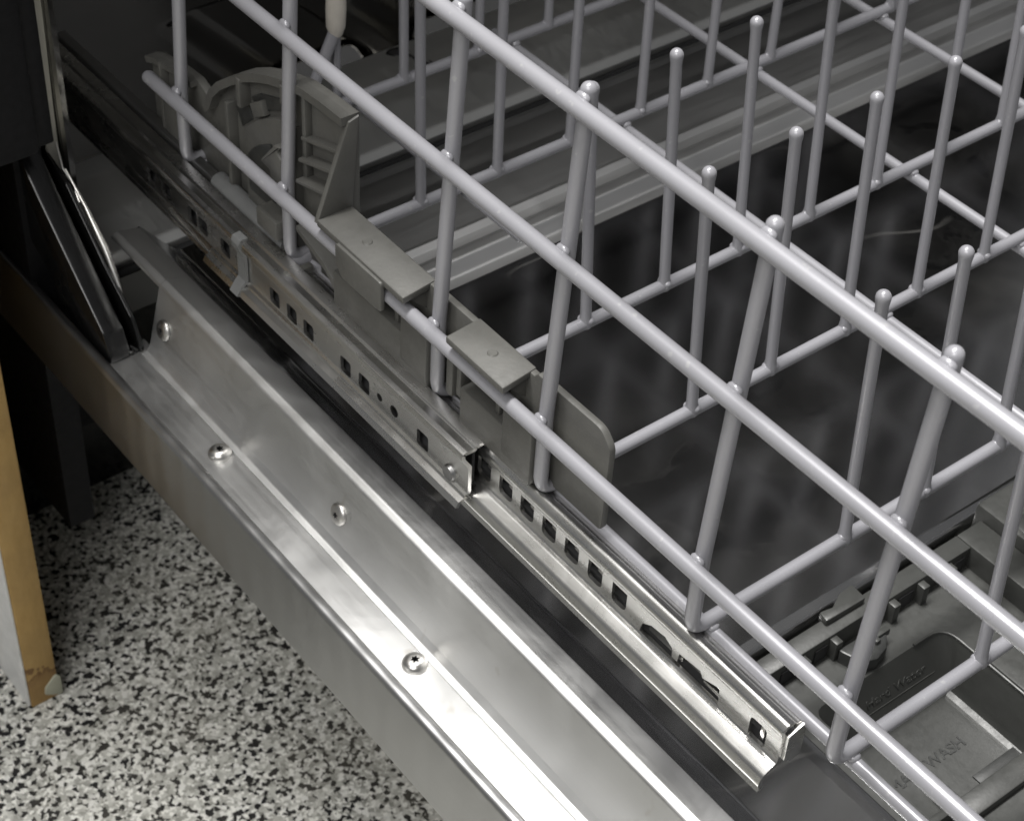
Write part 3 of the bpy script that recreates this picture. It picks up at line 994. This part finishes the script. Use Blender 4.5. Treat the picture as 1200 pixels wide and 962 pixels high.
# --- grey plastic bracket joining the rack to the slide
bm = bmesh.new()
plate = fillet([(106, -24.5), (-20.6, -24.5), (-20.9, 4.0), (-17, 8.2), (7.6, 8.0), (9.0, 6.5), (106, 6.5)], [0, 1.5, 5, 5, .6, .3, 0], 5, True)
add_prism(bm, plate, 'x', 3.0, 5.2, .5)
br = obj('rail_bracket', bm, 'bracket', rk, True, 35, label='grey plastic bracket fixing the rack to the slide')
def bpart(name, bm, m_='bracket', **k):
    return obj(name, bm, m_, br, True, 35, **k)
for y0, y1 in ((52.0, 93.6), (9.4, 34.4)):
    bm = bmesh.new()
    add_prism(bm, fillet([(-6.6, y0), (5.3, y0 + 1.4), (5.3, y1), (-6.4, y1 - .8)], .5, 2, True), 'z', 4.6, 6.9, .45)
    add_prism(bm, [(3.1, 4.7), (-4.4, 4.7), (3.1, -2.6)], 'y', y0 + 2.2, y0 + 3.6, .2)
    add_prism(bm, [(3.1, 4.7), (-4.4, 4.7), (3.1, -2.6)], 'y', y1 - 4.0, y1 - 2.6, .2)
    tb = bpart('tab', bm)
    bm = bmesh.new()
    bmesh.ops.create_cone(bm, cap_ends=True, segments=20, radius1=1.6, radius2=1.2, depth=.4, matrix=Matrix.Translation((-.6, (y0 + y1) / 2 + (4 if y1 > 50 else -.5), 7.0)))
    bpart('moulding_mark', bm)
bm = bmesh.new()     # skirt in front of the wire under the long tab
add_prism(bm, fillet([(82.5, 6.0), (61.0, 6.0), (61.0, -3.6), (64, -4.2), (79.5, -4.2), (82.5, -1.0)], 1.0, 3, True), 'x', -7.4, -6.0, .3)
bpart('skirt', bm)
for y0, y1, ye in ((47.6, 92, 59.5), (2.6, 32.5, 14.5)):
    bm = bmesh.new()
    add_box(bm, -2.0, 3.2, y0, y1, -24.6, -12.0, .6)
    bpart('clip_block', bm)
    bm = bmesh.new()
    add_box(bm, -2.2, 3.2, y0 - .2, ye, -21.5, -5.2, .7)
    bpart('clip_face', bm)
    bm = bmesh.new()
    add_box(bm, -0.4, 3.2, ye + 3.2, ye + 5.0, -12.4, -4.6, .3)
    bpart('rib', bm)
bm = bmesh.new()
add_box(bm, -1.0, 3.2, 37.2, 40.0, -20, -3, .5)
bpart('rib', bm)
bm = bmesh.new()
add_box(bm, -0.6, 3.2, 34.0, 36.0, -18, -1, .4)
bpart('rib', bm)
# rear plate with the arched housing
outline = [(204, -33), (204, -3), (199.5, -1.2), (187, 1.6), (176, 2.4), (168.2, -0.6), (166.4, 1.0), (163.4, 7.0), (158.6, 12.2), (152, 17.4), (144.6, 22.6), (137, 26.8), (130, 29.8), (123, 32.2), (114.4, 34.8), (104, 35.8), (93.2, 36.2), (93.2, 6), (93.2, -24), (112, -26), (160, -34)]
_arch = [tuple(p) for p in fillet(outline[5:17], 9, 5)]
bm = bmesh.new()
add_prism(bm, outline[:5] + _arch + outline[17:], 'x', 5.6, 8.4, .3)
rp = bpart('rear_plate', bm)
bm = bmesh.new()     # raised rim following the outline
def rim_strip(path, w, x0, x1):
    P = [Vector((p[0], p[1])) for p in path]
    inn = []
    for i, p in enumerate(P):
        t = (P[min(i + 1, len(P) - 1)] - P[max(i - 1, 0)]).normalized()
        inn.append(p + Vector((t.y, -t.x)) * w)
    for (a, b, c, d) in zip(P, P[1:], inn[1:], inn):
        pass
    loop = [(p.x, p.y) for p in P] + [(p.x, p.y) for p in inn[::-1]]
    lo = [bm.verts.new((x0, y, z)) for y, z in loop]; hi = [bm.verts.new((x1, y, z)) for y, z in loop]
    n = len(P); m2 = len(loop)
    for i in range(n - 1):
        for s_ in (lo, hi):
            bm.faces.new((s_[i], s_[i + 1], s_[m2 - 2 - i], s_[m2 - 1 - i]))
    for i in range(m2):
        bm.faces.new((lo[i], lo[(i + 1) % m2], hi[(i + 1) % m2], hi[i]))
rim_strip(outline[1:5], -2.0, 3.2, 5.7)
rim_strip(_arch, -2.6, 2.4, 5.7)
bpart('rim', bm)
bm = bmesh.new()     # arched inner window and hub
def arc_pts(cy, cz, r, a0, a1, n=10):
    return [(cy + r * math.cos(math.radians(a0 + (a1 - a0) * k / n)), cz + r * math.sin(math.radians(a0 + (a1 - a0) * k / n))) for k in range(n + 1)]
hub = [(118, -30), (145, -30), (145, 3.6), (141, 7.5), (137.4, 10.6), (133, 13.6), (128.5, 16.3), (123, 18.4), (118, 18.6)]
add_prism(bm, hub, 'x', 3.0, 5.8, .4)
bpart('hub', bm)
for b_ in ((2.2, 5.7, 152.6, 154.4, -32, 8), (1.8, 5.7, 144.4, 146.6, 11, 20.6), (1.8, 5.7, 121, 122.8, 25, 31.0), (2.6, 5.7, 193.4, 195, -30, 0), (2.2, 5.7, 183, 193.2, -12, -10)):
    bm = bmesh.new()
    add_box(bm, *b_, .3)
    bpart('rib', bm)
bm = bmesh.new()
add_box(bm, 2.6, 5.7, 185, 193, -26, -12.5, .4)
bpart('latch_panel', bm)
bm = bmesh.new()     # dark mouth in the arch
add_prism(bm, [(153.0, 7.2), (146.2, 12.6), (143.6, 6.6), (149.8, 0.8)], 'x', 5.2, 6.0, .1)
bpart('arch_mouth', bm, 'disp_dark')
bm = bmesh.new()
add_prism(bm, [(143.5, 14.6), (138.6, 18.2), (128.0, 22.2), (126, 19.4), (133, 15.6), (139.2, 11.4)], 'x', 5.0, 5.9, .1)
bpart('arch_mouth', bm, 'disp_dark')
bm = bmesh.new()
add_prism(bm, [(142.0, 13.6), (139.0, 10.4), (134.0, 13.6), (135.6, 18.0)], 'x', 3.2, 5.8, .5)
bpart('tooth', bm)
bm = bmesh.new()     # hook lever in the middle of the hub
add_prism(bm, fillet([(142.4, -16), (142.2, -3.4), (139.6, 0), (136.6, 2.6), (129.4, 7.2), (128, -16)], .8, 2, True), 'x', 2.2, 3.1, .2)
bpart('lever_seat', bm, 'disp_dark')
bm = bmesh.new()
add_prism(bm, fillet([(119.2, -0.6), (125.2, -3.8), (125.2, 2.0), (130.4, 2.4), (125.0, 9.0), (122.2, 12.2), (118.8, 13.2), (121.2, 10.4), (119.0, 8.8)], .8, 3, True), 'x', -1.0, 3.6, .5)
bpart('lever', bm)
bm = bmesh.new()     # block against the upright wire
add_box(bm, -3.2, 3.4, 119.6, 130.5, -19.5, -13.0, .7)
bpart('stop_block', bm)
# gusset closing the arch towards the tab
bm = bmesh.new()
add_prism(bm, [(-6.4, 5.6), (5.3, 5.6), (7.8, 35.6), (4.4, 34.6), (2.6, 30)], 'y', 92.4, 94.2, .35)
bpart('gusset', bm)
for y0, z0, y1, z1 in ((114, 4.8, 93.6, 10.6), (114, 11.6, 93.6, 18.4), (114, 18.4, 93.6, 25.0)):
    bm = bmesh.new()
    add_prism(bm, [(y0, z0), (y1, z1), (y1, z1 - 1.3), (y0, z0 - 1.1)], 'x', 0.6 + (z0 - 5) * .16, 5.7, .25)
    bpart('shelf_rib', bm)
bm = bmesh.new()
add_box(bm, 3.2, 5.7, 112.2, 114, 4, 33, .3)
bpart('rib', bm)
bm = bmesh.new()     # slanting stay below the rail
add_prism(bm, [(112, -9.5), (112, -11.2), (97, -16.6), (92, -21), (92, -17.5), (98, -13.6)], 'x', -1.2, 3.2, .3)
bpart('stay', bm)
# clamp holding the foot of the upright wire
bm = bmesh.new()
add_box(bm, -6.4, 3.2, 109.6, 112.0, -29.6, -24.2, .5)
add_box(bm, -5.6, 3.2, 121.0, 123.2, -29.6, -24.6, .5)
bpart('clamp_jaw', bm)
bm = bmesh.new()
add_tube(bm, [(-5.0, 117, -27.0), (6, 117, -26.2)], 2.5, 14, True, True)
obj('wire_foot', bm, 'wire', rk)
